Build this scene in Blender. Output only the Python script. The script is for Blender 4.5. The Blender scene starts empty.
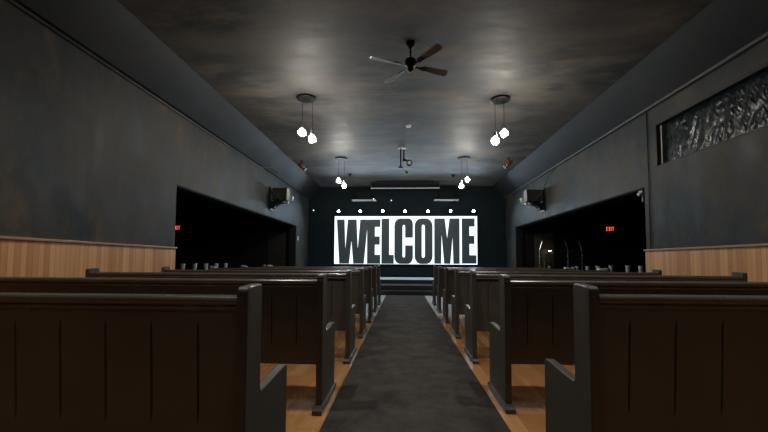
import bpy, bmesh, math, random
from math import radians as R, pi, sin, cos
from mathutils import Vector, Matrix
random.seed(7)
S = bpy.context.scene
COL = S.collection

# ------------------------------------------------------------------ helpers
def link(name, bm, mat, parent=None, smooth=False, bevel=0):
    me = bpy.data.meshes.new(name)
    bmesh.ops.recalc_face_normals(bm, faces=bm.faces[:])
    bm.to_mesh(me); bm.free()
    if smooth:
        for p in me.polygons: p.use_smooth = True
    o = bpy.data.objects.new(name, me); COL.objects.link(o)
    me.materials.append(mat)
    if parent is not None: o.parent = parent
    if bevel:
        m = o.modifiers.new('edge', 'BEVEL'); m.width = bevel; m.segments = 2; m.limit_method = 'ANGLE'
        m.angle_limit = R(40)
    return o

def tag(o, label=None, cat=None, group=None, kind=None):
    if label: o['label'] = label
    if cat: o['category'] = cat
    if group: o['group'] = group
    if kind: o['kind'] = kind
    return o

def thing(name, label, cat, loc=(0, 0, 0), rz=0, group=None):
    o = bpy.data.objects.new(name, None); COL.objects.link(o)
    o.empty_display_size = .1
    o.location = loc; o.rotation_euler = (0, 0, rz)
    return tag(o, label, cat, group)

def struct(name, bm, mat, bevel=0):
    o = link(name, bm, mat, bevel=bevel); o['kind'] = 'structure'; return o

def box(bm, x0, x1, y0, y1, z0, z1, M=None):
    vs = [Vector((x, y, z)) for x in (x0, x1) for y in (y0, y1) for z in (z0, z1)]
    if M is not None: vs = [M @ v for v in vs]
    v = [bm.verts.new(p) for p in vs]
    for f in ((0, 1, 3, 2), (4, 6, 7, 5), (0, 4, 5, 1), (2, 3, 7, 6), (0, 2, 6, 4), (1, 5, 7, 3)):
        bm.faces.new([v[i] for i in f])
    return bm

def boxes(*bs):
    bm = bmesh.new()
    for b in bs: box(bm, *b)
    return bm

def tube(bm, pts, r, n=10, cap=True):
    pts = [Vector(p) for p in pts]
    rings = []
    for i, p in enumerate(pts):
        a = pts[max(i-1, 0)]; b = pts[min(i+1, len(pts)-1)]
        d = (b-a).normalized()
        up = Vector((0, 0, 1)) if abs(d.z) < .9 else Vector((1, 0, 0))
        u = d.cross(up).normalized(); w = d.cross(u)
        rr = r[i] if isinstance(r, (list, tuple)) else r
        rings.append([bm.verts.new(p + u*rr*cos(2*pi*k/n) + w*rr*sin(2*pi*k/n)) for k in range(n)])
    for A, B in zip(rings, rings[1:]):
        for k in range(n): bm.faces.new((A[k], A[(k+1) % n], B[(k+1) % n], B[k]))
    if cap:
        bm.faces.new(rings[0]); bm.faces.new(rings[-1][::-1])
    return bm

def lathe(bm, prof, n=24, c=(0, 0, 0), M=None, close=False):
    """prof: list of (radius, z)"""
    rings = []
    for r, z in prof:
        ring = []
        for k in range(n):
            p = Vector((c[0]+r*cos(2*pi*k/n), c[1]+r*sin(2*pi*k/n), c[2]+z))
            if M is not None: p = M @ p
            ring.append(bm.verts.new(p))
        rings.append(ring)
    for A, B in zip(rings, rings[1:]):
        for k in range(n): bm.faces.new((A[k], A[(k+1) % n], B[(k+1) % n], B[k]))
    if not close:
        bm.faces.new(rings[0]); bm.faces.new(rings[-1][::-1])
    return bm

def prism(bm, pts, a, b, axis='x'):
    """extrude a 2D outline between a and b along axis. pts are the other two coordinates in xyz order"""
    def mk(p, t):
        return {'x': (t, p[0], p[1]), 'y': (p[0], t, p[1]), 'z': (p[0], p[1], t)}[axis]
    A = [bm.verts.new(mk(p, a)) for p in pts]; B = [bm.verts.new(mk(p, b)) for p in pts]
    n = len(pts)
    bm.faces.new(A); bm.faces.new(B[::-1])
    for i in range(n): bm.faces.new((A[i], B[i], B[(i+1) % n], A[(i+1) % n]))
    return bm

def copy_tree(o, parent=None):
    c = o.copy(); COL.objects.link(c)
    if parent is not None: c.parent = parent
    for ch in [x for x in bpy.data.objects if x.parent == o and x != c]: copy_tree(ch, c)
    return c

# ------------------------------------------------------------------ materials
def new(name):
    m = bpy.data.materials.new(name); m.use_nodes = True
    nt = m.node_tree; b = nt.nodes['Principled BSDF']
    return m, nt, b

def plain(name, col, rough=.5, metal=0, spec=.5, emit=None, es=0, coat=0):
    m, nt, b = new(name)
    b.inputs['Base Color'].default_value = (*col, 1)
    b.inputs['Roughness'].default_value = rough
    b.inputs['Metallic'].default_value = metal
    b.inputs['Specular IOR Level'].default_value = spec
    if coat: b.inputs['Coat Weight'].default_value = coat
    if emit:
        b.inputs['Emission Color'].default_value = (*emit, 1); b.inputs['Emission Strength'].default_value = es
    # faint procedural wear so no surface is perfectly even
    tc = nt.nodes.new('ShaderNodeTexCoord'); n = nt.nodes.new('ShaderNodeTexNoise'); n.inputs['Scale'].default_value = 9
    mr = nt.nodes.new('ShaderNodeMapRange'); mr.inputs['To Min'].default_value = max(rough-.07, 0.02); mr.inputs['To Max'].default_value = min(rough+.07, 1)
    nt.links.new(tc.outputs['Object'], n.inputs['Vector']); nt.links.new(n.outputs['Fac'], mr.inputs['Value'])
    nt.links.new(mr.outputs[0], b.inputs['Roughness'])
    return m

def mottled(name, c1, c2, c3, scale=1.2, stretch=(1, 1, 1), rough=(.35, .6), bump=.15, spec=.5):
    """troweled dark plaster: cloudy mix of three tones, brush streaks, light relief"""
    m, nt, b = new(name); L = nt.links.new; N = nt.nodes.new
    tc = N('ShaderNodeTexCoord'); mp = N('ShaderNodeMapping'); mp.inputs['Scale'].default_value = stretch
    L(tc.outputs['Object'], mp.inputs['Vector'])
    n1 = N('ShaderNodeTexNoise'); n1.inputs['Scale'].default_value = scale; n1.inputs['Detail'].default_value = 6; n1.inputs['Roughness'].default_value = .6; n1.inputs['Distortion'].default_value = .4
    n2 = N('ShaderNodeTexNoise'); n2.inputs['Scale'].default_value = scale*2.7; n2.inputs['Detail'].default_value = 8; n2.inputs['Roughness'].default_value = .7
    n3 = N('ShaderNodeTexNoise'); n3.inputs['Scale'].default_value = scale*14; n3.inputs['Detail'].default_value = 4
    for n in (n1, n2, n3): L(mp.outputs[0], n.inputs['Vector'])
    r1 = N('ShaderNodeValToRGB'); r1.color_ramp.elements[0].position = .38; r1.color_ramp.elements[1].position = .64
    r1.color_ramp.elements[0].color = (*c1, 1); r1.color_ramp.elements[1].color = (*c2, 1)
    L(n1.outputs['Fac'], r1.inputs['Fac'])
    r2 = N('ShaderNodeMapRange'); r2.inputs['From Min'].default_value = .5; r2.inputs['From Max'].default_value = .72; r2.inputs['To Max'].default_value = .75
    L(n2.outputs['Fac'], r2.inputs['Value'])
    mx = N('ShaderNodeMix'); mx.data_type = 'RGBA'
    L(r2.outputs[0], mx.inputs['Factor']); L(r1.outputs['Color'], mx.inputs['A']); mx.inputs['B'].default_value = (*c3, 1)
    L(mx.outputs['Result'], b.inputs['Base Color'])
    rr = N('ShaderNodeMapRange'); rr.inputs['To Min'].default_value = rough[0]; rr.inputs['To Max'].default_value = rough[1]
    rr.inputs['From Min'].default_value = .3; rr.inputs['From Max'].default_value = .7
    L(n2.outputs['Fac'], rr.inputs['Value']); L(rr.outputs[0], b.inputs['Roughness'])
    bp = N('ShaderNodeBump'); bp.inputs['Strength'].default_value = bump; bp.inputs['Distance'].default_value = .01
    ad = N('ShaderNodeMath'); ad.operation = 'ADD'; L(n2.outputs['Fac'], ad.inputs[0]); L(n3.outputs['Fac'], ad.inputs[1])
    L(ad.outputs[0], bp.inputs['Height']); L(bp.outputs[0], b.inputs['Normal'])
    b.inputs['Specular IOR Level'].default_value = spec
    return m

def planks(name, axis, width, tones, rough=.3, gap=.04, length=None, grain=(1, 1, 1), bump=.3, coat=0, wmix=.5):
    """boards side by side along `axis`, each with its own tone"""
    m, nt, b = new(name); L = nt.links.new; N = nt.nodes.new
    tc = N('ShaderNodeTexCoord'); sp = N('ShaderNodeSeparateXYZ'); L(tc.outputs['Object'], sp.inputs[0])
    def math_(op, a, v=None, c=None):
        n = N('ShaderNodeMath'); n.operation = op
        if hasattr(a, 'links'): L(a, n.inputs[0])
        else: n.inputs[0].default_value = a
        if v is not None:
            if hasattr(v, 'links'): L(v, n.inputs[1])
            else: n.inputs[1].default_value = v
        if c is not None: n.inputs[2].default_value = c
        return n.outputs[0]
    u = math_('DIVIDE', sp.outputs[axis], width)
    fl = math_('FLOOR', u); fr = math_('FRACT', u)
    cell = fl
    cx = N('ShaderNodeCombineXYZ'); L(fl, cx.inputs[0])
    if length:
        w0 = N('ShaderNodeTexWhiteNoise'); w0.noise_dimensions = '1D'; L(fl, w0.inputs['W'])
        v = math_('ADD', math_('DIVIDE', sp.outputs[1 - axis if axis < 2 else 0], length), math_('MULTIPLY', w0.outputs['Value'], 7))
        L(math_('FLOOR', v), cx.inputs[1]); fv = math_('FRACT', v)
    wn = N('ShaderNodeTexWhiteNoise'); wn.noise_dimensions = '3D'; L(cx.outputs[0], wn.inputs['Vector'])
    mp = N('ShaderNodeMapping'); mp.inputs['Scale'].default_value = grain; L(tc.outputs['Object'], mp.inputs['Vector'])
    av = N('ShaderNodeVectorMath'); av.operation = 'MULTIPLY_ADD'; L(cx.outputs[0], av.inputs[0]); av.inputs[1].default_value = (3.7, 5.1, 2.3); L(mp.outputs[0], av.inputs[2])
    gn = N('ShaderNodeTexNoise'); gn.inputs['Scale'].default_value = 1; gn.inputs['Detail'].default_value = 7; gn.inputs['Distortion'].default_value = .6
    L(av.outputs[0], gn.inputs['Vector'])
    f = math_('ADD', math_('MULTIPLY', wn.outputs['Value'], wmix), math_('MULTIPLY', gn.outputs['Fac'], 1.04-wmix))
    rp = N('ShaderNodeValToRGB'); rp.color_ramp.elements[0].color = (*tones[0], 1); rp.color_ramp.elements[1].color = (*tones[-1], 1)
    rp.color_ramp.elements[0].position = .15; rp.color_ramp.elements[1].position = .95
    if len(tones) > 2:
        e = rp.color_ramp.elements.new(.55); e.color = (*tones[1], 1)
    L(f, rp.inputs['Fac'])
    edge = math_('MINIMUM', fr, math_('SUBTRACT', 1.0, fr))
    e1 = N('ShaderNodeMapRange'); e1.inputs['From Max'].default_value = gap; L(edge, e1.inputs['Value'])
    e1.inputs['To Min'].default_value = .35
    hh = e1.outputs[0]
    if length:
        ed2 = math_('MINIMUM', fv, math_('SUBTRACT', 1.0, fv)); e2 = N('ShaderNodeMapRange'); e2.inputs['From Max'].default_value = .002; e2.inputs['To Min'].default_value = .35
        L(ed2, e2.inputs['Value']); hh = math_('MINIMUM', hh, e2.outputs[0])
    mx = N('ShaderNodeMix'); mx.data_type = 'RGBA'; mx.blend_type = 'MULTIPLY'; mx.inputs['Factor'].default_value = 1
    L(rp.outputs['Color'], mx.inputs['A'])
    cc = N('ShaderNodeCombineXYZ'); [L(hh, cc.inputs[i]) for i in range(3)]; L(cc.outputs[0], mx.inputs['B'])
    L(mx.outputs['Result'], b.inputs['Base Color'])
    bp = N('ShaderNodeBump'); bp.inputs['Strength'].default_value = bump; bp.inputs['Distance'].default_value = .003
    L(hh, bp.inputs['Height']); L(bp.outputs[0], b.inputs['Normal'])
    rr = N('ShaderNodeMapRange'); rr.inputs['To Min'].default_value = rough-.06; rr.inputs['To Max'].default_value = rough+.1
    L(gn.outputs['Fac'], rr.inputs['Value']); L(rr.outputs[0], b.inputs['Roughness'])
    if coat: b.inputs['Coat Weight'].default_value = coat; b.inputs['Coat Roughness'].default_value = .12
    return m

def carpet_mat():
    m, nt, b = new('carpet'); L = nt.links.new; N = nt.nodes.new
    tc = N('ShaderNodeTexCoord')
    n1 = N('ShaderNodeTexNoise'); n1.inputs['Scale'].default_value = 260; n1.inputs['Detail'].default_value = 3
    n2 = N('ShaderNodeTexNoise'); n2.inputs['Scale'].default_value = 3.2; n2.inputs['Detail'].default_value = 8; n2.inputs['Roughness'].default_value = .75
    for n in (n1, n2): L(tc.outputs['Object'], n.inputs['Vector'])
    a = N('ShaderNodeMath'); a.operation = 'MULTIPLY'; L(n1.outputs['Fac'], a.inputs[0]); L(n2.outputs['Fac'], a.inputs[1])
    rp = N('ShaderNodeValToRGB'); rp.color_ramp.elements[0].position = .12; rp.color_ramp.elements[1].position = .42
    rp.color_ramp.elements[0].color = (.022, .022, .022, 1); rp.color_ramp.elements[1].color = (.130, .112, .092, 1)
    L(a.outputs[0], rp.inputs['Fac']); L(rp.outputs['Color'], b.inputs['Base Color'])
    b.inputs['Roughness'].default_value = .95; b.inputs['Specular IOR Level'].default_value = .15
    bp = N('ShaderNodeBump'); bp.inputs['Strength'].default_value = .6; bp.inputs['Distance'].default_value = .004
    L(n1.outputs['Fac'], bp.inputs['Height']); L(bp.outputs[0], b.inputs['Normal'])
    return m

def emis(name, col, s):
    m = bpy.data.materials.new(name); m.use_nodes = True; nt = m.node_tree; nt.nodes.clear()
    e = nt.nodes.new('ShaderNodeEmission'); e.inputs[0].default_value = (*col, 1); e.inputs[1].default_value = s
    o = nt.nodes.new('ShaderNodeOutputMaterial'); nt.links.new(e.outputs[0], o.inputs[0]); return m

def thin_glass(name, tint, gloss_fac=.12, trans=.0, rough=.03):
    """thin clear sheet: mostly transparent with a fresnel sheen and a little scattering"""
    m = bpy.data.materials.new(name); m.use_nodes = True; nt = m.node_tree; nt.nodes.clear(); N = nt.nodes.new; L = nt.links.new
    t = N('ShaderNodeBsdfTransparent'); t.inputs[0].default_value = (*tint, 1)
    g = N('ShaderNodeBsdfGlossy'); g.inputs['Roughness'].default_value = rough
    lw = N('ShaderNodeLayerWeight'); lw.inputs[0].default_value = .25
    ad = N('ShaderNodeMath'); ad.operation = 'MULTIPLY_ADD'; L(lw.outputs['Fresnel'], ad.inputs[0]); ad.inputs[1].default_value = .6; ad.inputs[2].default_value = gloss_fac*.3
    mx = N('ShaderNodeMixShader'); L(ad.outputs[0], mx.inputs[0]); L(t.outputs[0], mx.inputs[1]); L(g.outputs[0], mx.inputs[2])
    out = N('ShaderNodeOutputMaterial')
    if trans:
        tl = N('ShaderNodeBsdfTranslucent'); tl.inputs[0].default_value = (.95, .95, .95, 1)
        m2 = N('ShaderNodeMixShader'); m2.inputs[0].default_value = trans; L(mx.outputs[0], m2.inputs[1]); L(tl.outputs[0], m2.inputs[2]); L(m2.outputs[0], out.inputs[0])
    else: L(mx.outputs[0], out.inputs[0])
    return m

M = {}
M['wall'] = mottled('wall_plaster', (.009, .019, .024), (.046, .041, .033), (.125, .094, .062), 1.2, (1, 1, .6), (.5, .72), .12, .3)
M['cove'] = mottled('cove_paint', (.008, .011, .014), (.016, .018, .020), (.028, .024, .020), .9, (1, 1, 1), (.5, .65), .08, .25)
M['ceil'] = mottled('ceiling_plaster', (.028, .034, .038), (.102, .095, .086), (.185, .143, .108), .8, (.8, 2.0, 1), (.52, .72), .12)
M['back'] = plain('stage_black', (.006, .014, .018), .7, spec=.2)
M['back2'] = plain('soft_black_grille', (.012, .015, .017), .7, spec=.2)
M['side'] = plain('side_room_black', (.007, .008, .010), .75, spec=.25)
M['wains'] = planks('wainscot_boards', 1, .058, [(.50, .22, .075), (.70, .35, .135), (.88, .54, .27)], .42, .05, None, (9, 9, .8), .5)
M['cap'] = plain('wainscot_cap', (.38, .20, .10), .4)
M['floor'] = planks('floor_boards', 0, .125, [(.48, .21, .07), (.70, .34, .125), (.84, .48, .21)], .24, .010, 1.9, (14, 1.6, 1), .25, .7)
M['carpet'] = carpet_mat()
M['palefloor'] = plain('pale_floor', (.80, .80, .84), .22)
M['stage'] = plain('stage_carpet', (.020, .024, .027), .85)
M['stagetop_lit'] = plain('stage_top_lit', (.55, .58, .60), .4)  # pale colour stands in for lamp light on the platform top
def pew_mat(name, c1, c2, rough):
    m, nt, b = new(name); L = nt.links.new; N = nt.nodes.new
    tc = N('ShaderNodeTexCoord'); mp = N('ShaderNodeMapping'); mp.inputs['Scale'].default_value = (2, 12, 3); L(tc.outputs['Object'], mp.inputs[0])
    n = N('ShaderNodeTexNoise'); n.inputs['Scale'].default_value = 2; n.inputs['Detail'].default_value = 8; L(mp.outputs[0], n.inputs['Vector'])
    rp = N('ShaderNodeValToRGB'); rp.color_ramp.elements[0].position = .3; rp.color_ramp.elements[1].position = .7
    rp.color_ramp.elements[0].color = (*c1, 1); rp.color_ramp.elements[1].color = (*c2, 1); L(n.outputs['Fac'], rp.inputs['Fac']); L(rp.outputs[0], b.inputs['Base Color'])
    rr = N('ShaderNodeMapRange'); rr.inputs['To Min'].default_value = rough-.05; rr.inputs['To Max'].default_value = rough+.12; L(n.outputs['Fac'], rr.inputs['Value']); L(rr.outputs[0], b.inputs['Roughness'])
    return m
M['pew'] = pew_mat('pew_paint', (.078, .072, .066), (.104, .096, .087), .36)
M['pewend'] = pew_mat('pew_end_paint', (.056, .050, .043), (.078, .070, .061), .36)
M['rail'] = pew_mat('pew_rail_lit', (.10, .088, .075), (.135, .118, .10), .22)  # pew colour lightened to stand in for light falling on the top rails
M['seat'] = pew_mat('pew_seat_paint', (.042, .031, .023), (.055, .041, .031), .4)
M['white_screen'] = emis('screen_white', (.82, .95, 1.0), 1.5)
M['black'] = plain('black_metal', (.010, .010, .011), .45, spec=.3)
M['dark'] = plain('dark_grille', (.035, .036, .034), .6)
M['chrome'] = plain('satin_metal', (.55, .56, .57), .28, 1)
M['pale'] = plain('pale_paint', (.48, .47, .45), .45)
M['white'] = plain('white_plastic', (.75, .76, .76), .4)
M['bulb'] = emis('bulb_glow', (1.0, .92, .81), 480)
M['bulb_dimmed'] = emis('bulb_glow_dimmed', (1.0, .92, .82), 190)
M['bulb_low'] = emis('bulb_glow_low', (1.0, .92, .82), 160)
M['shade'] = thin_glass('clear_globe', (.97, .98, .98), .12, .07)
M['spot'] = emis('spot_glow', (.86, .95, 1.0), 60)
M['small'] = emis('indicator_glow', (.9, .95, 1.0), 2.5)
M['copper'] = plain('copper', (.55, .20, .09), .3, .8)
M['red'] = emis('exit_red', (1.0, .12, .04), 1.3)
M['acrylic'] = thin_glass('acrylic', (.93, .95, .96), .1)
M['film'] = plain('black_film', (.004, .009, .012), .27, spec=.22)
M['fanwood'] = plain('fan_blade_cane', (.13, .095, .068), .6, spec=.2)
M['fanrim'] = plain('fan_blade_rim', (.42, .39, .35), .25, coat=.6)
M['cup'] = plain('blue_grey_paper', (.72, .86, .95), .5)
M['brown'] = plain('brown_door', (.060, .045, .033), .5)
M['conduit'] = plain('conduit_paint', (.05, .055, .058), .45)

# ------------------------------------------------------------------ room shell
XL, XR, YB, H, ZC = -3.67, 3.93, 14.0, 3.9, 3.44
Y0 = -3.0
WT = .22                                                  # side wall thickness
OL = (5.69, 12.4); OR = (6.07, 12.85); OZ = 2.23          # openings to the side rooms
struct('floor', boxes((-8.6, 9.0, Y0-.2, YB+.2, -.12, 0)), M['floor'])
struct('ceiling', boxes((XL-WT, XR+WT, Y0-.2, YB+.2, H, H+.15)), M['ceil'])
struct('wall_left', boxes((XL-WT, XL, Y0, OL[0], 0, H), (XL-WT, XL, OL[0], OL[1], OZ, H), (XL-WT, XL, OL[1], YB, 0, H)), M['wall'])
WY = (3.2, 5.81); WZ = (2.485, 3.165)                       # high window
struct('wall_right', boxes((XR, XR+WT, Y0, WY[0], 0, H), (XR, XR+WT, WY[0], WY[1], 0, WZ[0]), (XR, XR+WT, WY[0], WY[1], WZ[1], H),
       (XR, XR+WT, WY[1], OR[0], 0, H), (XR, XR+WT, OR[0], OR[1], OZ, H), (XR, XR+WT, OR[1], YB, 0, H)), M['wall'])
struct('wall_back', boxes((-8.6, 9.0, YB, YB+.2, 0, H)), M['back'])
struct('wall_front', boxes((XL-WT, XR+WT, Y0-.2, Y0, 0, H)), M['wall'])
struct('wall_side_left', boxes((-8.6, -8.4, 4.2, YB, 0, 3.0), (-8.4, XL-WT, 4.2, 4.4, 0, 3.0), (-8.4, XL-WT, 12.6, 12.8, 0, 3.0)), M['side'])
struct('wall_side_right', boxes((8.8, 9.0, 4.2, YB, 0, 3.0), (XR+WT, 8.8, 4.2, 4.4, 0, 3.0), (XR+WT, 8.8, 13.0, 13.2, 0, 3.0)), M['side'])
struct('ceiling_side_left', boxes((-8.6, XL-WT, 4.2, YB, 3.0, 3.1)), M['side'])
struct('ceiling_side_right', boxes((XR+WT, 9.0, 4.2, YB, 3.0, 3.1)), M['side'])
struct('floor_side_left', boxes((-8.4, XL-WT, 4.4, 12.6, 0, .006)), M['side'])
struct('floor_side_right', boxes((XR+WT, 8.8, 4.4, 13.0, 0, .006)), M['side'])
# dark lining of the openings
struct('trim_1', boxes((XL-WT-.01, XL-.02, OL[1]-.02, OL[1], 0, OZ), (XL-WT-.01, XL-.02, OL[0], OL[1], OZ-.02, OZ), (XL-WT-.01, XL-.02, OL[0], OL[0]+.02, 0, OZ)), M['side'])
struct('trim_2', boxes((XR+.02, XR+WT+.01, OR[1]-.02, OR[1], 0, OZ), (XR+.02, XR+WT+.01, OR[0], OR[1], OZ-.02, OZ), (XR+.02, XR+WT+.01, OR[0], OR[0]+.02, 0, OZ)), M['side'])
# sloped coves between wall and ceiling
bm = bmesh.new(); prism(bm, [(XL, ZC), (XL+.05, ZC), (-3.18, H-.012), (-3.18, H), (XL, H)], Y0, YB, 'y'); struct('trim_3', bm, M['cove'])
bm = bmesh.new(); prism(bm, [(XR, ZC+.02), (XR, H), (3.42, H), (3.42, H-.012), (XR-.05, ZC+.02)], Y0, YB, 'y'); struct('trim_4', bm, M['cove'])
# wainscot, its caps and baseboards
struct('trim_5', boxes((XL, XL+.02, Y0, OL[0], .1, 1.185)), M['wains'])
struct('trim_6', boxes((XR-.02, XR, Y0, OR[0], .1, 1.185)), M['wains'])
struct('trim_7', boxes((XL, XL+.045, Y0, OL[0]+.01, 1.185, 1.215)), M['cap'], .006)
struct('trim_8', boxes((XR-.045, XR, Y0, OR[0]+.01, 1.185, 1.215)), M['cap'], .006)
struct('baseboard_left', boxes((XL, XL+.03, Y0, OL[0], 0, .1)), M['cap'], .004)
struct('baseboard_right', boxes((XR-.03, XR, Y0, OR[0], 0, .1)), M['cap'], .004)
# fine bead at the foot of the right cove
struct('trim_9', boxes((XR-.066, XR, Y0, YB, ZC-.018, ZC+.02)), plain('cove_bead', (.07, .073, .076), .5), .004)

struct('floor_front', boxes((XL+.001, XR-.001, 6.75, 10.82, 0, .004)), M['palefloor'])  # pale floor area reaching up to the stage steps
# stage: two steps, platform, platform top coloured pale as if lit
struct('floor_stage', boxes((XL+.002, XR-.002, 10.82, 11.15, 0, .13), (XL+.002, XR-.002, 11.15, 12.1, 0, .27), (XL+.002, XR-.002, 12.1, YB, 0, .392)), M['stage'])
struct('trim_10', boxes((XL+.003, XR-.003, 12.09, YB-.001, .392, .405)), M['stagetop_lit'], .003)
struct('trim_11', boxes((-3.3, 3.55, YB-.05, YB, .405, .80)), M['back'])

# aisle carpet
o = link('aisle_carpet', boxes((-.483, .64, -1.2, 10.815, 0, .012)), M['carpet'], bevel=.004)
tag(o, 'charcoal carpet runner along the central aisle up to the stage steps', 'carpet')

# ------------------------------------------------------------------ high window with plastic film
fr = bmesh.new()
y0, y1 = WY; z0, z1 = WZ
for b_ in ((XR-.006, XR+.1, y0, y1, z1-.035, z1), (XR-.006, XR+.1, y0, y1, z0, z0+.012), (XR-.006, XR+.1, y1-.06, y1, z0+.012, z1-.035), (XR-.006, XR+.1, y0, y0+.05, z0+.012, z1-.035)):
    box(fr, *b_)
w = link('window_1', fr, M['black'], bevel=.003); w['kind'] = 'structure'
box_ = link('window_sash', boxes((XR+.05, XR+.09, y1-.10, y1-.065, z0+.015, z1-.04)), M['pale'], w)
from mathutils import noise
bm = bmesh.new(); NY, NZ = 260, 64
g = []
for i in range(NY+1):
    row = []
    for j in range(NZ+1):
        y = y0+.055 + (y1-y0-.16)*i/NY; z = z0+.016 + (z1-z0-.056)*j/NZ
        p = Vector((y*8.5+z*2.4, z*2.4, 3.3))
        a = abs(noise.noise(p)) ; b2 = abs(noise.noise(Vector((y*26-z*9.5, z*9.0, 8.1)))); c2 = noise.noise(Vector((y*24, z*15, 1.1)))
        e = min(1, 8*min(i/NY, 1-i/NY, j/NZ, 1-j/NZ)+.1)
        row.append(bm.verts.new((XR+.075 - e*(.020*a+.009*b2+.001*c2), y, z)))
    g.append(row)
for i in range(NY):
    for j in range(NZ): bm.faces.new((g[i][j], g[i+1][j], g[i+1][j+1], g[i][j+1]))
film = link('plastic_film', bm, M['film'], smooth=True)
tag(film, 'crumpled black plastic film covering the high window in the right wall', 'plastic sheet')
struct('window_2', boxes((XR+.14, XR+.15, y0, y1, z0, z1)), M['black'])

# ------------------------------------------------------------------ pews
PEW = {}
def arc(cx, cy, r, a0, a1, n):
    return [(cx+r*cos(R(a0+(a1-a0)*i/n)), cy+r*sin(R(a0+(a1-a0)*i/n))) for i in range(n+1)]
def end_profile():
    p = [(0, .03), (0, .885)]
    p += arc(.022, .887, .022, 180, 100, 4)
    p += arc(.108, .893, .022, 80, 0, 5)
    p += [(.131, .545)]
    p += arc(.151, .530, .020, 180, 268, 5)          # small hollow where the upright meets the arm
    p += [(.25, .514), (.40, .524)]
    p += arc(.434, .506, .018, 95, 0, 6)
    p += [(.453, .40), (.452, .03)]
    return p
def pew(name, length, mirror, g0, label, group):
    """aisle end at x = 0, pew extends to +x (or to -x when mirrored); rear face of the ends at y = 0"""
    t = thing(name, label, 'pew', group=group)
    s = -1 if mirror else 1
    L_ = length
    for k, x in enumerate((0, L_-.042)):
        bm = bmesh.new(); xa, xb = sorted((s*x, s*(x+.042)))
        prism(bm, end_profile(), xa, xb, 'x')
        e = link('end_panel', bm, M['pewend'], t, bevel=.005)
        fx0, fx1 = xa-.012, xb+.012
        bm = bmesh.new()
        prism(bm, [(-.048, 0), (.478, 0), (.481, .026), (.470, .042), (.455, .05), (0, .05), (-.036, .042), (-.05, .028)], fx0, fx1, 'x')
        link('foot', bm, M['pewend'], e, bevel=.004)
        bm = bmesh.new()
        xi = xb if s > 0 else xa
        lathe(bm, [(.011, 0), (.011, .004), (.006, .006)], 12, M=Matrix.Translation((s*(x+.021), 0, .865)) @ Matrix.Rotation(R(90), 4, 'X'))
        link('wooden_plug', bm, M['pale'] if False else M['pewend'], e)
    xa, xb = sorted((s*.042, s*(L_-.042)))
    # grooved back board, leaning a little
    xs = [xa]; gr = {}
    x = g0
    while x < L_-.12:
        c = s*x
        xs += [c-.0045, c, c+.0045]; gr[round(c, 4)] = 1; x += .17
    xs.append(xb); xs = sorted(xs)
    zs = [(.30, 0), (.42, 0), (.47, 1), (.75, 1), (.79, 0), (.835, 0)]
    yb = lambda z: .052 - .034*(z-.30)/.545
    bm = bmesh.new(); G = []
    for x in xs:
        col = []
        for z, d in zs:
            dep = .009*d if round(x, 4) in gr else 0
            col.append(bm.verts.new((x, yb(z)+dep, z)))
        G.append(col)
    for A, B in zip(G, G[1:]):
        for j in range(len(zs)-1): bm.faces.new((A[j], B[j], B[j+1], A[j+1]))
    F = [[bm.verts.new((x, yb(z)+.022, z)) for z in (.30, .835)] for x in (xa, xb)]
    bm.faces.new((F[0][0], F[0][1], F[1][1], F[1][0]))
    bm.faces.new([c[0] for c in G] + [F[1][0], F[0][0]]); bm.faces.new([c[-1] for c in G] + [F[1][1], F[0][1]])
    bm.faces.new(G[0] + [F[0][1], F[0][0]]); bm.faces.new(G[-1] + [F[1][1], F[1][0]])
    link('back_board', bm, M['pew'], t)
    # moulded top rail: round nose, quirk, small bead
    pr = [(.050, .8765)] + arc(.018, .858, .0165, 85, 265, 9) + arc(.014, .834, .0075, 100, 260, 6) + [(.020, .822), (.060, .822), (.085, .83), (.088, .860), (.078, .8745)]
    bm = bmesh.new(); prism(bm, pr, xa, xb, 'x')
    link('top_rail', bm, M['rail'], t, bevel=.0015)
    # seat with rounded nose, and the rail beneath it
    ps = [(.075, .405), (.075, .437), (.2, .428), (.40, .437)] + arc(.418, .421, .017, 80, -90, 6)
    bm = bmesh.new(); prism(bm, ps, xa, xb, 'x'); link('seat', bm, M['seat'], t, bevel=.001)
    link('seat_rail', boxes((xa, xb, .36, .382, .33, .405)), M['seat'], t, bevel=.003)
    return t
ords = ['nearest', 'second', 'third', 'fourth', 'fifth', 'sixth', 'seventh']
def plabel(i, side):
    if i == 0: return 'dark brown wooden pew nearest the camera on the %s of the aisle, grooved back' % side
    if i == 6: return 'dark brown wooden pew closest to the stage on the %s of the aisle' % side
    return 'dark brown wooden pew in the %s row from the camera, %s of the aisle' % (ords[i], side)
pL = pew('church_pew', 2.76, True, .188, plabel(0, 'left'), 'pews left of the aisle')
pL.location = (-.532, 1.24, 0)
pR = pew('church_pew', 2.64, False, .162, plabel(0, 'right'), 'pews right of the aisle')
pR.location = (.708, 1.43, 0)
LX = [-.532, -.530, -.520, -.520, -.515, -.518, -.518]
for i in range(1, 7):
    c = copy_tree(pL); c.location = (LX[i], 1.24+1.19*i, 0); c['label'] = plabel(i, 'left')
    c = copy_tree(pR); c.location = (.69+.006*i, 1.36+1.175*i, 0); c['label'] = plabel(i, 'right')

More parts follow.
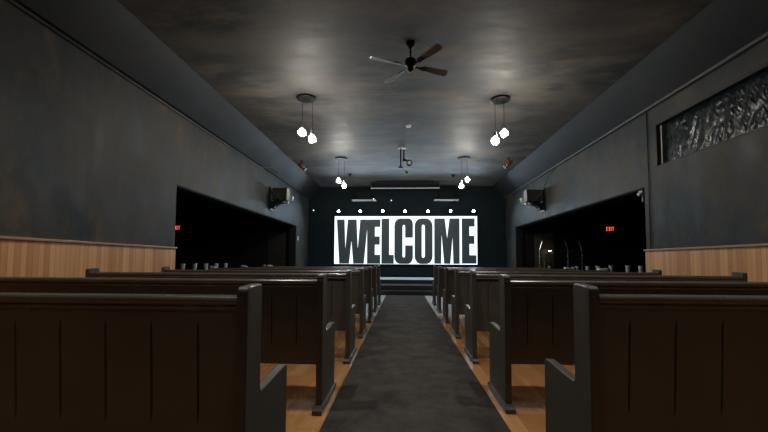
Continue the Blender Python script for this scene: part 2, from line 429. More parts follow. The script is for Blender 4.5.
# ------------------------------------------------------------------ display screen with WELCOME
U = .005494; SX0 = -2.645; SZ0 = .885; SY = 13.86
def W_(cx, cy): return (SX0+(cx-26)*U, SZ0+(395-cy)*U)
scr = thing('display_screen', 'large glowing white screen reading WELCOME in tall dark letters on the stage wall', 'screen', ((SX0+SX0+998*U)/2, SY, SZ0))
ox, oz = scr.location.x, scr.location.z
link('screen_case', boxes((-998*U/2+.025, 998*U/2-.01, .005, .139, 0, 337*U+.005)), M['back'], scr)
link('lit_panel', boxes((-998*U/2+.035, 998*U/2-.02, 0, .006, .016, 337*U-.005)), M['white_screen'], scr)
def roundrect(x0, x1, y0, y1, rx, ry, n=8):
    P = []
    for cx, cy, a in ((x1-rx, y0+ry, -90), (x1-rx, y1-ry, 0), (x0+rx, y1-ry, 90), (x0+rx, y0+ry, 180)):
        for i in range(n+1):
            t = R(a+90*i/n); P.append((cx+rx*cos(t), cy+ry*sin(t)))
    return P
O = []
O.append([(48, 82), (102, 82), (110, 285), (126, 82), (187, 82), (197, 285), (213, 82), (268, 82), (240, 390), (166, 390), (152, 232), (137, 390), (68, 390)])   # W
O.append([(262, 130), (269, 82), (354, 82), (354, 134), (316, 134), (316, 200), (350, 200), (350, 258), (316, 258), (316, 328), (354, 328), (354, 390), (262, 390)])   # E
O.append([(362, 76), (416, 76), (416, 328), (448, 328), (448, 390), (362, 390)])   # L
def Cc():
    P = [(580, 208)]
    t = [(580, 118)]
    P += t
    P += [(550+30*cos(R(-10-80*i/6)), 118+43*sin(R(-10-80*i/6))) for i in range(7)]
    P += [(492-40*sin(R(90*i/7)), 125-50*cos(R(90*i/7))) for i in range(8)]
    P += [(492-40*cos(R(90*i/7)), 340+50*sin(R(90*i/7))) for i in range(8)]
    P += [(545+35*sin(R(90*i/7)), 340+50*cos(R(90*i/7))) for i in range(8)]
    P += [(580, 262), (526, 262), (526, 335), (523, 343), (517, 346), (511, 343), (508, 335), (508, 130), (511, 122), (517, 119), (523, 122), (526, 130), (526, 208)]
    return P
O.append(Cc())
O.append(roundrect(592, 715, 75, 390, 45, 55)); O.append(roundrect(641, 662, 118, 347, 10, 12))
O.append([(727, 75), (799, 75), (815, 212), (832, 75), (900, 75), (900, 388), (857, 388), (852, 205), (836, 388), (794, 388), (777, 185), (774, 388), (727, 388)])   # M
O.append([(915, 75), (1003, 75), (1003, 131), (967, 131), (967, 195), (1001, 195), (1001, 251), (967, 251), (967, 328), (1014, 328), (1014, 386), (915, 386)])   # E
groups = [[O[0]], [O[1]], [O[2]], [O[3]], [O[4], O[5]], [O[6]], [O[7]]]
bml = bmesh.new()
for gi, GR in enumerate(groups):
  cu = bpy.data.curves.new('lettering', 'CURVE'); cu.dimensions = '2D'; cu.fill_mode = 'BOTH'; cu.extrude = .003 + .0002*(gi % 2)
  for P in GR:
    sp = cu.splines.new('POLY'); sp.points.add(len(P)-1); sp.use_cyclic_u = True
    for q, (a, b_) in zip(sp.points, P):
        X, Z = W_(a, b_); q.co = (X-ox, Z-oz, 0, 1)
  tmp = bpy.data.objects.new('tmp', cu); COL.objects.link(tmp)
  dg = bpy.context.evaluated_depsgraph_get(); me = bpy.data.meshes.new_from_object(tmp.evaluated_get(dg)); bml.from_mesh(me)
  bpy.data.objects.remove(tmp)
me = bpy.data.meshes.new('lettering'); bml.to_mesh(me); bml.free(); me.transform(Matrix.Rotation(R(90), 4, 'X')); 
let = bpy.data.objects.new('lettering', me); COL.objects.link(let); let.parent = scr; let.location = (0, -.004, 0)
ml, nt, b_ = new('dark_pixels'); b_.inputs['Base Color'].default_value = (.028, .036, .040, 1); b_.inputs['Roughness'].default_value = .45
n = nt.nodes.new('ShaderNodeTexNoise'); n.inputs['Scale'].default_value = 1.1; tc = nt.nodes.new('ShaderNodeTexCoord'); nt.links.new(tc.outputs['Object'], n.inputs['Vector'])
rp = nt.nodes.new('ShaderNodeValToRGB'); rp.color_ramp.elements[0].color = (.006, .024, .032, 1); rp.color_ramp.elements[1].color = (.030, .032, .034, 1)
nt.links.new(n.outputs['Fac'], rp.inputs['Fac']); nt.links.new(rp.outputs[0], b_.inputs['Emission Color']); b_.inputs['Emission Strength'].default_value = .6
me.materials.clear(); me.materials.append(ml); let['label'] = 'dark condensed capital letters WELCOME'

# small stage lamps above the screen
xs7 = [-2.44, -1.60, -.75, .10, .96, 1.81, 2.66]
words = ['first', 'second', 'third', 'fourth (middle)', 'fifth', 'sixth', 'last']
proto = None
for i, x in enumerate(xs7):
    if proto is None:
        t = thing('stage_spotlight', '', 'spotlight', group='small lamps above the screen')
        bm = bmesh.new(); lathe(bm, [(.05, 0), (.055, .03), (.05, .10), (.03, .13)], 16, M=Matrix.Rotation(R(90), 4, 'X').inverted() )
        link('housing', bm, M['black'], t, smooth=True)
        bm = bmesh.new(); bmesh.ops.create_uvsphere(bm, u_segments=16, v_segments=10, radius=.044, matrix=Matrix.Translation((0, -.02, 0)))
        link('lamp', bm, M['spot'], t, smooth=True)
        bm = bmesh.new(); tube(bm, [(0, .08, .02), (0, .08, .14), (0, .245, .14)], .010, 8); link('bracket', bm, M['black'], t)
        proto = t
    else: t = copy_tree(proto)
    t.location = (x, 13.745, 2.905)
    if i == 0: t['label'] = 'small bright stage lamp above the left end of the screen, over the W'
    elif i == 6: t['label'] = 'small bright stage lamp above the right end of the screen, over the final E'
    else: t['label'] = 'small bright stage lamp above the screen, %s of seven counted from the left' % words[i]

M['trimgrey'] = plain('trim_grey', (.20, .19, .17), .5)
# projector screen housing on the ceiling before the stage
hs = thing('screen_housing', 'long pale pull-down screen housing across the ceiling in front of the stage', 'screen case', (.09, 13.15, 3.9))
link('casing', boxes((-1.24, 1.24, -.07, .07, -.10, -.03)), M['black'], hs, bevel=.01)
link('rolled_fabric', boxes((-1.22, 1.22, -.02, .02, -.20, -.10)), M['back'], hs, bevel=.01)
link('lower_case', boxes((-1.24, 1.24, -.06, .06, -.25, -.19)), M['back'], hs, bevel=.01)
bm = bmesh.new(); tube(bm, [(-1.24, -.075, -.245), (1.24, -.075, -.245)], .020, 12); link('bottom_bar', bm, M['white'], hs, smooth=False)
for sx in (-1.0, 1.0): link('bracket', boxes((sx-.03, sx+.03, -.05, .05, -.04, 0)), M['black'], hs)

# shelves with loudspeaker boxes on stage wall
for (xa, xb, lab) in ((-1.94, -1.02, 'left'), (1.20, 2.13, 'right')):
    cx = (xa+xb)/2
    t = thing('wall_shelf', 'thin pale shelf on the dark stage wall above the %s half of the screen' % lab, 'shelf', (cx, 13.86, 3.36), group='shelves above the screen')
    link('board', boxes((-(xb-xa)/2, (xb-xa)/2, -.14, .14, -.035, 0)), M['white'], t, bevel=.004)
    for sx in (-.3, .3): 
        bm = bmesh.new(); prism(bm, [(.14, -.035), (.14, -.2), (.12, -.2), (-.08, -.055), (-.08, -.035)], sx-.012, sx+.012, 'x'); link('bracket', bm, M['black'], t)
    t2 = thing('speaker_box', 'dark box loudspeaker on the pale shelf above the %s half of the screen' % lab, 'speaker', (cx, 13.84, 3.36), group='box speakers on the shelves')
    link('cabinet', boxes((-.27, .27, -.10, .12, 0, .30)), M['back'], t2, bevel=.01)
    link('grille', boxes((-.25, .25, -.112, -.10, .02, .28)), M['back2'], t2)
for (x, z, d) in ((-1.12, 3.42, 'beside the left shelf speaker'), (-.43, 3.36, 'between the two wall shelves')):
    t = thing('indicator_lamp', 'tiny white light high on the dark stage wall, %s' % d, 'light', (x, 14.0, z), group='tiny lights on the stage wall')
    bm = bmesh.new(); lathe(bm, [(.04, 0), (.04, .012), (.03, .02)], 14, M=Matrix.Rotation(R(90), 4, 'X')); link('base_plate', bm, M['black'], t)
    bm = bmesh.new(); bmesh.ops.create_uvsphere(bm, u_segments=12, v_segments=8, radius=.022, matrix=Matrix.Translation((0, -.03, 0))); link('lens', bm, M['small'], t, smooth=True)

# ------------------------------------------------------------------ pendant lamps
def pendant(loc, bulbs, label, mat='bulb', r=.17):
    t = thing('pendant_lamp', label, 'pendant lamp', loc, group='pendant lamps')
    bm = bmesh.new(); lathe(bm, [(r*.9, -.035), (r, -.03), (r, -.004), (r*.96, 0)], 32); link('ceiling_canopy', bm, M['black'], t, bevel=.002)
    for (dx, dy, dz) in bulbs:
        bm = bmesh.new(); tube(bm, [(dx*.55, dy*.55, -.03), (dx, dy, -.10), (dx, dy, dz+.17)], .0045, 6); link('cord', bm, M['black'], t)
        bm = bmesh.new(); lathe(bm, [(.010, .18), (.024, .165), (.026, .10), (.034, .085), (.034, .075), (.012, .072)], 16, (dx, dy, dz)); link('socket', bm, M['chrome'], t, smooth=True)
        bm = bmesh.new(); pr = []
        for k in range(15):
            a = R(-88 + k*(153)/14); pr.append((.074*cos(a)+.0005, .074*sin(a)))
        lathe(bm, pr, 28, (dx, dy, dz), close=True); sh = link('glass_shade', bm, M['shade'], t, smooth=True)
        bm = bmesh.new(); lathe(bm, [(.004, -.050), (.022, -.044), (.034, -.022), (.037, 0), (.032, .024), (.018, .046), (.013, .06), (.012, .072)], 18, (dx, dy, dz))
        link('bulb', bm, M[mat], sh, smooth=True)
    return t
pendant((-1.71, 6.25, H), [(-.07, 0, -.63), (.12, -.03, -.76)], 'two-globe pendant lamp on round canopy, nearer of the pair left of the aisle')
pendant((1.73, 6.43, H), [(.07, .02, -.62), (-.10, -.03, -.77)], 'two-globe pendant lamp on round canopy, nearer of the pair right of the aisle')
pendant((-1.73, 10.05, H), [(-.07, 0, -.64), (.10, -.03, -.79)], 'two-globe pendant lamp closer to the stage, left of the aisle')
pendant((1.71, 10.13, H), [(.09, 0, -.62), (-.08, -.03, -.80)], 'two-globe pendant lamp closer to the stage, right of the aisle')
# unseen downlights, added to light the nearest pews, floor and wainscot
def downlight(x, y, e, label):
    t = thing('added_downlight', label, 'downlight', (x, y, H), group='added downlights out of view')
    bm = bmesh.new(); lathe(bm, [(.105, 0), (.105, -.008), (.085, -.012), (.08, -.004), (.08, 0)], 28, close=True); link('trim_ring', bm, M['black'], t, smooth=True)
    bm = bmesh.new(); lathe(bm, [(.079, -.001), (.079, -.004)], 28); link('lens', bm, M['small'], t)
    l = bpy.data.lights.new('added_downlight_beam', 'SPOT'); l.energy = e; l.color = (1.0, .93, .84); l.spot_size = R(128); l.spot_blend = .55; l.shadow_soft_size = .06
    o = bpy.data.objects.new('added_downlight_beam', l); COL.objects.link(o); o.location = (x, y, H-.03)
downlight(-1.72, 2.3, 125, 'added unseen downlight over the nearest pews, left of the aisle')
downlight(1.72, 2.3, 125, 'added unseen downlight over the nearest pews, right of the aisle')
downlight(-1.72, -1.3, 20, 'added unseen downlight at the rear of the hall, left of the aisle')
downlight(1.72, -1.3, 20, 'added unseen downlight at the rear of the hall, right of the aisle')

# ------------------------------------------------------------------ ceiling fan
fan = thing('ceiling_fan', 'dark four-blade ceiling fan hanging over the aisle near the camera', 'ceiling fan', (.10, 4.70, H))
bm = bmesh.new(); lathe(bm, [(.065, 0), (.065, -.02), (.045, -.06), (.02, -.085)], 24); link('canopy', bm, M['black'], fan, smooth=True)
bm = bmesh.new(); tube(bm, [(0, 0, -.07), (0, 0, -.24)], .012, 12); link('downrod', bm, M['black'], fan, smooth=True)
bm = bmesh.new(); lathe(bm, [(.02, -.20), (.045, -.215), (.072, -.235), (.078, -.27), (.072, -.315), (.045, -.335), (.036, -.35), (.042, -.36), (.036, -.385), (.012, -.395)], 28); link('motor', bm, M['black'], fan, smooth=True)
for a in (203, 127, 25, -51):
    Mx = Matrix.Rotation(R(a), 4, 'Z') @ Matrix.Translation((0, 0, -.31)) @ Matrix.Rotation(R(-13), 4, 'X')
    def outl(x0, x1, w0, w1, rr):
        P = [(x0, -w0), (x1-rr, -w1)] + [(x1-rr+rr*sin(R(k*180/8)), -w1*cos(R(k*180/8))) for k in range(1, 8)] + [(x1-rr, w1), (x0, w0)]
        return P
    bm = bmesh.new(); 
    P = outl(.175, .565, .040, .058, .045); prism(bm, P, -.004, .004, 'z'); bm.transform(Mx)
    bl = link('blade', bm, M['fanrim'], fan, bevel=.001)
    bm = bmesh.new(); P = outl(.195, .553, .030, .046, .038); prism(bm, P, -.0055, .0055, 'z'); bm.transform(Mx)
    link('inlay', bm, M['fanwood'], bl)
    bm = bmesh.new(); prism(bm, [(.07, -.012), (.14, -.014), (.17, -.034), (.235, -.030), (.235, .030), (.17, .034), (.14, .014), (.07, .012)], -.012, -.0056, 'z'); bm.transform(Mx)
    link('blade_iron', bm, M['black'], fan)

# smoke detector
t = thing('smoke_detector', 'round white smoke detector on the ceiling beyond the fan', 'smoke detector', (.123, 7.65, H))
bm = bmesh.new(); lathe(bm, [(.058, 0), (.058, -.018), (.046, -.032), (.016, -.036)], 24); link('cover', bm, M['white'], t, smooth=True)
bm = bmesh.new(); lathe(bm, [(.068, 0), (.068, -.006)], 24); link('base_ring', bm, M['pale'], t)
for (x, y, w_) in ((-1.747, 11.9, 'left'), (1.684, 12.1, 'right')):
    t = thing('ceiling_sprinkler', 'small dark fitting on the ceiling near the stage, %s of the aisle' % w_, 'ceiling fitting', (x, y, H), group='small dark ceiling fittings')
    bm = bmesh.new(); lathe(bm, [(.075, 0), (.075, -.015), (.045, -.03)], 18); link('plate', bm, M['black'], t)
    bm = bmesh.new(); lathe(bm, [(.03, -.03), (.035, -.07), (.02, -.085)], 14); link('nozzle', bm, M['black'], t)

# ceiling camera rig
t = thing('ceiling_camera_mount', 'black pole mount with a round camera hanging from the ceiling above the aisle', 'camera mount', (-.02, 9.15, H))
bm = bmesh.new(); lathe(bm, [(.11, 0), (.11, -.02), (.06, -.03)], 20); link('ceiling_plate', bm, M['pale'], t)
bm = bmesh.new(); tube(bm, [(-.03, 0, -.02), (-.03, 0, -.50)], .018, 10); tube(bm, [(-.09, 0, -.505), (.03, 0, -.505)], .020, 10); link('pole', bm, M['black'], t)
bm = bmesh.new(); tube(bm, [(-.03, 0, -.06), (.05, 0, -.06), (.05, 0, -.32)], .020, 10); box(bm, .02, .11, -.03, .03, -.36, -.30); link('bracket', bm, M['black'], t)
bm = bmesh.new(); bmesh.ops.create_uvsphere(bm, u_segments=20, v_segments=14, radius=.085, matrix=Matrix.Translation((.19, 0, -.40))); box(bm, .09, .16, -.02, .02, -.36, -.32); hd = link('camera_head', bm, M['black'], t, smooth=False)
bm = bmesh.new(); tube(bm, [(.19, -.07, -.41), (.19, -.10, -.42)], [.045, .040], 16); link('lens', bm, M['white'], hd)
bm = bmesh.new(); tube(bm, [(.05, 0, -.36), (.00, 0, -.46), (.04, 0, -.56), (.12, 0, -.62)], .006, 6); link('cable', bm, M['dark'], t)
bm = bmesh.new(); bmesh.ops.create_uvsphere(bm, u_segments=14, v_segments=10, radius=.038, matrix=Matrix.Translation((.125, 0, -.635)) @ Matrix.Scale(.7, 4, (0, 0, 1))); link('microphone', bm, M['black'], t, smooth=True)

# copper spotlights at the cove edge
for (x, y, s) in ((-2.92, 10.3, -1), (2.96, 10.2, 1)):
    t = thing('copper_spotlight', 'small copper spotlight under the ceiling by the %s cove' % ('left' if s < 0 else 'right'), 'spotlight', (x, y, H), group='copper spotlights')
    bm = bmesh.new(); lathe(bm, [(.05, 0), (.05, -.015)], 16); tube(bm, [(0, 0, -.01), (0, 0, -.10)], .01, 8); link('stem', bm, M['black'], t)
    Mx = Matrix.Translation((-s*.00, 0, -.15)) @ Matrix.Rotation(R(-s*38), 4, 'Y') @ Matrix.Rotation(R(90), 4, 'X')
    Mx = Matrix.Translation((0, 0, -.16)) @ Matrix.Rotation(R(s*48), 4, 'Y')
    bm = bmesh.new(); lathe(bm, [(.045, -.13), (.06, -.12), (.058, .06), (.035, .12), (.015, .13)], 18, M=Mx); h_ = link('lamp_head', bm, M['copper'], t, smooth=True)
    bm = bmesh.new(); lathe(bm, [(.062, -.145), (.066, -.14), (.066, -.115), (.062, -.112)], 18, M=Mx); link('rim', bm, M['black'], h_)

# ------------------------------------------------------------------ wall speakers
def wall_speaker(s, y, xw, side):
    t = thing('wall_speaker', 'black wall-mounted loudspeaker on a bracket above the %s opening' % side, 'speaker', (xw, y, 2.60), group='wall speakers')
    q = -s   # direction from wall into the room
    def bx(x0, x1, *r): a, b_ = sorted((q*x0, q*x1)); return (a, b_, *r)
    link('wall_plate', boxes(bx(0, .03, -.13, .13, -.20, .46)), M['black'], t, bevel=.004)
    # cabinet, tilted down and turned to the pews
    Mx = Matrix.Translation((q*.30, .0, .23)) @ Matrix.Rotation(R(-q*4), 4, 'Z') @ Matrix.Rotation(R(-5), 4, 'X')
    bm = bmesh.new(); box(bm, -.215, .215, -.15, .15, -.17, .17, Mx); cab = link('cabinet', bm, M['black'], t, bevel=.01)
    bm = bmesh.new(); box(bm, -.205, .205, -.160, -.148, -.16, .16, Mx); link('grille', bm, M['grille'], cab)
    bm = bmesh.new(); a = q*.215; box(bm, min(a, a+q*.012), max(a, a+q*.012), -.162, .02, -.17, .17, Mx); link('side_trim', bm, M['trimgrey'], cab, bevel=.003)
    # curved wedge support under the cabinet
    P = [(.03, -.14), (.03, .06), (.42, .03), (.40, .01)] + [(.40-.26*sin(R(k*90/7)), -.14+.15*cos(R(k*90/7))) for k in range(8)]
    bm = bmesh.new(); prism(bm, [(q*a_, b_) for a_, b_ in P], -.10, .10, 'y'); link('support', bm, M['black'], t)
    bm = bmesh.new(); tube(bm, [(q*.04, -.17, .42), (q*.20, -.18, .22), (q*.40, -.18, .02)], .008, 8); link('stay_rod', bm, M['chrome'], t)
    # clamp with a small projector lamp on the room side
    bm = bmesh.new(); box(bm, *bx(.40, .50, -.05, .05, .0, .06)); tube(bm, [(q*.50, 0, .03), (q*.58, 0, .03), (q*.58, 0, .14)], .012, 8); link('clamp_arm', bm, M['chrome'], t)
    bm = bmesh.new(); lathe(bm, [(.035, -.06), (.045, -.05), (.04, .05), (.02, .07)], 16, M=Matrix.Translation((q*.60, 0, .13)) @ Matrix.Rotation(R(q*20), 4, 'Y')); link('lamp_head', bm, M['pale'], t, smooth=True)
    bm = bmesh.new(); lathe(bm, [(.03, -.05), (.04, -.04), (.036, .05), (.02, .06)], 16, M=Matrix.Translation((q*.42, -.14, .0)) @ Matrix.Rotation(R(q*60), 4, 'Y')); link('tilt_knob', bm, M['trimgrey'], t, smooth=True)
    return t
M['trimgrey'] = plain('trim_grey', (.20, .19, .17), .5)
M['grille'] = plain('speaker_grille', (.035, .037, .034), .6, spec=.3)
wall_speaker(-1, 9.9, XL, 'left')
wall_speaker(1, 10.3, XR, 'right')
def strung(name, pts, r, mat, label, cat):
    bm = bmesh.new(); tube(bm, pts, r, 8); return tag(link(name, bm, mat, smooth=True), label, cat)
strung('conduit_pipe', [(XL+.018, -2.5, 3.395), (XL+.018, 9.0, 3.395), (XL+.03, 9.2, 3.42), (XL+.16, 9.45, 3.50), (XL+.18, 9.8, 3.46), (XL+.10, 9.9, 3.06)], .010, M['conduit'], 'thin metal conduit pipe along the foot of the left cove to the speaker', 'pipe')
strung('speaker_cable', [(XR-.03, 9.4, 3.42), (XR-.02, 9.9, 3.30), (XR-.02, 10.28, 3.06)], .007, M['dark'], 'thin cable running down the right wall to the speaker', 'cable')
strung('wall_conduit', [(XR-.012, 5.95, 1.22), (XR-.012, 5.95, 3.42)], .007, M['wall'], 'thin vertical conduit on the right wall beside the opening', 'pipe')
t = thing('indicator_lamp', 'tiny white light on the dark stage wall near its left corner', 'light', (-3.47, 14.0, 2.98), group='tiny lights on the stage wall')
bm = bmesh.new(); lathe(bm, [(.04, 0), (.04, .012), (.03, .02)], 14, M=Matrix.Rotation(R(90), 4, 'X')); link('base_plate', bm, M['black'], t)
bm = bmesh.new(); bmesh.ops.create_uvsphere(bm, u_segments=12, v_segments=8, radius=.022, matrix=Matrix.Translation((0, -.03, 0))); link('lens', bm, M['small'], t, smooth=True)
t = thing('light_switch', 'small white switch on the left wall just past the opening', 'switch', (XL, 12.6, 1.80))
link('face_plate', boxes((0, .01, -.05, .05, -.07, .07)), M['white'], t, bevel=.003); link('toggle', boxes((.01, .02, -.012, .012, -.02, .02)), M['pale'], t)

# ------------------------------------------------------------------ side rooms
def exit_sign(x, y, z, label):
    t = thing('exit_sign', label, 'exit sign', (x, y, z), group='red exit signs')
    link('casing', boxes((-.175, .175, 0, .05, -.105, .105)), M['black'], t, bevel=.006)
    bm = bmesh.new(); h, w_, st = .135, .058, .016; x0 = -.138
    def sg(a, b_, c, d): box(bm, x0+a, x0+b_, -.006, 0, c-h/2, d-h/2)
    sg(0, st, 0, h); sg(st, w_, 0, st); sg(st, w_*.9, (h-st)/2, (h+st)/2); sg(st, w_, h-st, h)              # E
    x0 += .078
    for s_ in (1, -1): prism(bm, [(x0+(.0 if s_ > 0 else w_-.018), -h/2), (x0+(.018 if s_ > 0 else w_), -h/2), (x0+(w_ if s_ > 0 else .018), h/2), (x0+(w_-.018 if s_ > 0 else 0), h/2)], -.006-.0005*s_, 0, 'y')   # X
    x0 += .080; sg(0, st, 0, h)                                                                           # I
    x0 += .038; sg(0, w_+.008, h-st, h); sg(.025, .025+st, 0, h-st)                                        # T
    link('lettering', bm, M['red'], t)
    return t
exit_sign(7.18, 12.92, 2.165, 'red glowing EXIT sign deep in the dark room through the right opening')
exit_sign(-8.03, 12.53, 2.16, 'red glowing EXIT sign in the dark room, half hidden by left opening edge')
# narrow dark counters just inside the openings, cups and napkins on them
for nm, xa, xb, ya, yb_, lab in (('left', -4.20, -3.93, 6.0, 12.2, 'left'), ('right', 4.19, 4.46, 6.4, 12.1, 'right')):
    t = thing('narrow_counter', 'dark narrow counter standing just inside the %s wall opening' % lab, 'counter', ((xa+xb)/2, (ya+yb_)/2, 0), group='narrow counters in the openings')
    hw, hl = (xb-xa)/2, (yb_-ya)/2
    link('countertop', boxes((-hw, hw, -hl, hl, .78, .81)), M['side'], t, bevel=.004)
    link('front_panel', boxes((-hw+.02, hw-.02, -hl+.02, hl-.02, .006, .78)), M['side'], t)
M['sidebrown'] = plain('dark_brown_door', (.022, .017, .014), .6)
def cup(x, y, z, h, label, grp):
    t = thing('paper_cup', label, 'cup', (x, y, z), group=grp)
    bm = bmesh.new(); lathe(bm, [(.030, 0), (.032, .004), (.042, h-.004), (.044, h-.002), (.044, h), (.040, h), (.038, h-.006), (.028, .008)], 20)
    link('cup_body', bm, M['cup'], t, smooth=True)
    bm = bmesh.new(); pts = [(.043*cos(2*pi*k/20), .043*sin(2*pi*k/20), h) for k in range(21)]
    tube(bm, pts, .0028, 6, cap=False); link('rolled_rim', bm, M['white'], t, smooth=True)
    return t
nl = ['nearest the opening edge', 'second from the near opening edge', 'middle of the five', 'fourth from the near opening edge', 'farthest of the five']
for (y, l) in zip((6.55, 6.94, 7.35, 7.77, 8.19), nl):
    cup(-4.06, y, .81, .125, 'pale blue-grey cup on the left counter, %s' % l, 'cups in the left opening')
nr = ['tall one nearest the opening edge', 'second from the near opening edge', 'third from the near opening edge', 'fourth from the near opening edge', 'fifth from the near opening edge', 'farthest toward the stage']
for (y, l, h) in zip((6.84, 7.22, 7.79, 8.30, 8.75, 9.27), nr, (.13, .13, .125, .11, .10, .095)):
    cup(4.32, y, .81, h, 'pale blue-grey cup on the right counter, %s' % l, 'cups in the right opening')
def napkin(x, y, z, rz, label, h=.06):
    t = thing('folded_napkin', label, 'napkin', (x, y, z), R(rz), group='white folded napkins on the counters')
    bm = bmesh.new(); prism(bm, [(-.09, 0), (.09, 0), (.085, h*.35), (.02, h*.6), (-.05, h), (-.085, h*.8)], -.05, .05, 'y'); link('outer_fold', bm, M['white'], t, bevel=.006)
    bm = bmesh.new(); prism(bm, [(-.02, h*.75), (.06, h*.4), (.07, h*.55), (-.01, h*.95)], -.04, .04, 'y'); link('corner', bm, M['white'], t, bevel=.003)
napkin(-4.06, 7.58, .81, 180, 'white folded napkin between the third and fourth cups, left counter')
napkin(-4.06, 9.23, .81, 0, 'white folded napkin alone on the left counter beyond the cups', .07)
napkin(-4.06, 11.05, .81, 0, 'white folded napkin on the left counter, farthest toward the stage', .07)
napkin(4.32, 9.76, .81, 0, 'white folded napkin beyond the cups on the right counter', .07)
napkin(4.32, 8.12, .81, 0, 'white folded napkin among the cups on the right counter', .07)

# clear sound shield, stand and lit panel in the right side room
t = thing('sound_shield', 'clear upright sound shield with angled upper panels in right side room', 'sound shield', (5.35, 12.3, 0))
px = [-.81, .10, .55]
for i, x in enumerate(px):
    q = 1 if i == 0 else -1
    bm = bmesh.new(); tube(bm, [(x, 0, .0), (x, 0, 1.42), (x+q*.09, 0, 1.70)], .012, 8); link('post', bm, M['chrome'], t)
for a, b_ in zip(px, px[1:]):
    link('clear_panel', boxes((a+.016, b_-.016, -.004, .004, .05, 1.40)), M['acrylic'], t)
bm = bmesh.new(); tube(bm, [(px[0], .0, 1.40), (px[2], .0, 1.40)], .007, 8); link('cross_rail', bm, M['chrome'], t)
t = thing('microphone_stand', 'thin metal stand behind the clear sound shield in the right side room', 'stand', (4.78, 12.55, 0))
bm = bmesh.new(); tube(bm, [(0, 0, .1), (0, 0, 1.25)], .015, 8); link('pole', bm, M['chrome'], t)
for k in range(3):
    a = R(90+120*k); bm = bmesh.new(); tube(bm, [(0, 0, .22), (.28*cos(a), .28*sin(a), .012)], .010, 6); link('leg', bm, M['chrome'], t)
bm = bmesh.new(); tube(bm, [(0, 0, 1.22), (.25, 0, 1.30)], .008, 8); link('boom', bm, M['black'], t)
bm = bmesh.new(); bmesh.ops.create_uvsphere(bm, u_segments=14, v_segments=10, radius=.03, matrix=Matrix.Translation((.27, 0, 1.31))); link('microphone', bm, M['chrome'], t, smooth=True)
t = thing('desk_lamp', 'tiny glowing lamp on a stem behind the sound shield, right side room', 'lamp', (5.03, 12.7, 0))
bm = bmesh.new(); lathe(bm, [(.12, .006), (.12, .02), (.02, .03)], 20); link('base', bm, M['black'], t)
bm = bmesh.new(); tube(bm, [(0, 0, .03), (0, 0, 1.42)], .008, 8); link('stem', bm, M['black'], t)
bm = bmesh.new(); lathe(bm, [(.075, 0), (.07, .02), (.03, .05), (.01, .055)], 18, (0, 0, 1.42)); h_ = link('lamp_shade', bm, M['black'], t, smooth=True)
bm = bmesh.new(); bmesh.ops.create_uvsphere(bm, u_segments=14, v_segments=8, radius=.028, matrix=Matrix.Translation((0, 0, 1.405)) @ Matrix.Scale(1.8, 4, (1, 0, 0))); link('bulb', bm, emis('warm_glow', (1, .85, .62), 14), t, smooth=True)
def door_(n, x0, x1, y, z1, lab, mt='brown'):
    o = link('door_%d' % n, boxes((x0, x1, y-.03, y, .01, z1)), M[mt], bevel=.004); o['kind'] = 'structure'; o['label'] = lab
    for a, b_ in ((.15, .9), (1.0, z1-.15)):
        link('door_panel', boxes((x0+.08, x1-.08, y-.04, y-.03, a, b_)), M[mt], o, bevel=.006)
    bm = bmesh.new(); tube(bm, [(x1-.05, y-.03, 1.0), (x1-.05, y-.08, 1.0), (x1-.14, y-.08, 1.0)], .008, 8); link('door_handle', bm, M['chrome'], o)
door_(1, 4.62, 5.28, 12.999, 2.0, 'brown panelled door dimly lit in the right side room')
door_(2, -4.75, -4.10, 12.599, 2.0, 'brown door barely visible in the left side room', 'sidebrown')

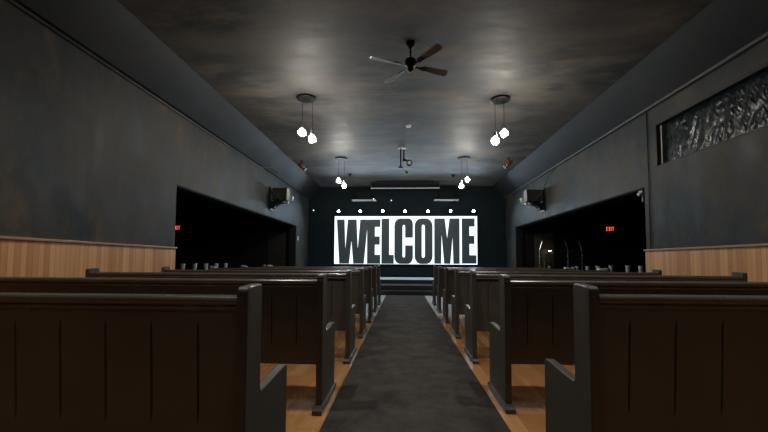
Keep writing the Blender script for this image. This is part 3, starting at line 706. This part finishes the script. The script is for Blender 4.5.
# white fitting in the corner of the right opening
t = thing('corner_camera', 'small white camera on a bracket at near top corner of right opening', 'camera', (XR+.10, 6.26, 2.21))
link('mount_plate', boxes((-.05, .05, -.05, .05, -.02, 0)), M['white'], t)
bm = bmesh.new(); tube(bm, [(0, 0, -.02), (-.01, 0, -.10), (-.01, .0, -.19)], .014, 8); link('arm', bm, M['pale'], t)
bm = bmesh.new(); lathe(bm, [(.02, -.05), (.028, -.045), (.028, .05), (.02, .055)], 14, M=Matrix.Translation((-.04, 0, -.055)) @ Matrix.Rotation(R(70), 4, 'Y')); link('camera_body', bm, M['white'], t, smooth=True)

# ------------------------------------------------------------------ remaining light of the room
def area(name, loc, rot, sx, sy, e, col):
    l = bpy.data.lights.new(name, 'AREA'); l.shape = 'RECTANGLE'; l.size = sx; l.size_y = sy; l.energy = e; l.color = col
    o = bpy.data.objects.new(name, l); COL.objects.link(o); o.location = loc; o.rotation_euler = rot; return o
for i, x in enumerate(xs7):           # beams of the seven stage lamps
    l = bpy.data.lights.new('stage_beam', 'SPOT'); l.energy = 42; l.color = (.62, .82, 1.0); l.spot_size = R(150); l.spot_blend = .4; l.shadow_soft_size = .03
    o = bpy.data.objects.new('stage_beam', l); COL.objects.link(o); o.location = (x, 13.62, 2.9); o.rotation_euler = (R(-55), 0, 0)
w = bpy.data.worlds.new('dim_room'); S.world = w; w.use_nodes = True
w.node_tree.nodes['Background'].inputs[0].default_value = (.10, .12, .14, 1); w.node_tree.nodes['Background'].inputs[1].default_value = .0

# ------------------------------------------------------------------ camera
cam = bpy.data.cameras.new('camera'); co = bpy.data.objects.new('camera', cam); COL.objects.link(co)
co.location = (0, 0, 1.0)
co.matrix_world = Matrix.Translation((0, 0, 1.0)) @ Matrix.Rotation(R(2.9), 4, 'Z') @ Matrix.Rotation(R(93.0), 4, 'X') @ Matrix.Rotation(R(.3), 4, 'Z')
cam.sensor_width = 36; cam.sensor_fit = 'HORIZONTAL'; cam.lens = 36*364/768
cam.shift_y = 26.4/768; cam.clip_start = .05; cam.clip_end = 60
S.camera = co
S.view_settings.view_transform = 'Standard'; S.view_settings.look = 'None'
S.view_settings.exposure = 0; S.view_settings.gamma = 1; S.view_settings.use_curve_mapping = False
S.cycles.use_denoising = True
S.cycles.max_bounces = 8; S.cycles.sample_clamp_indirect = 4
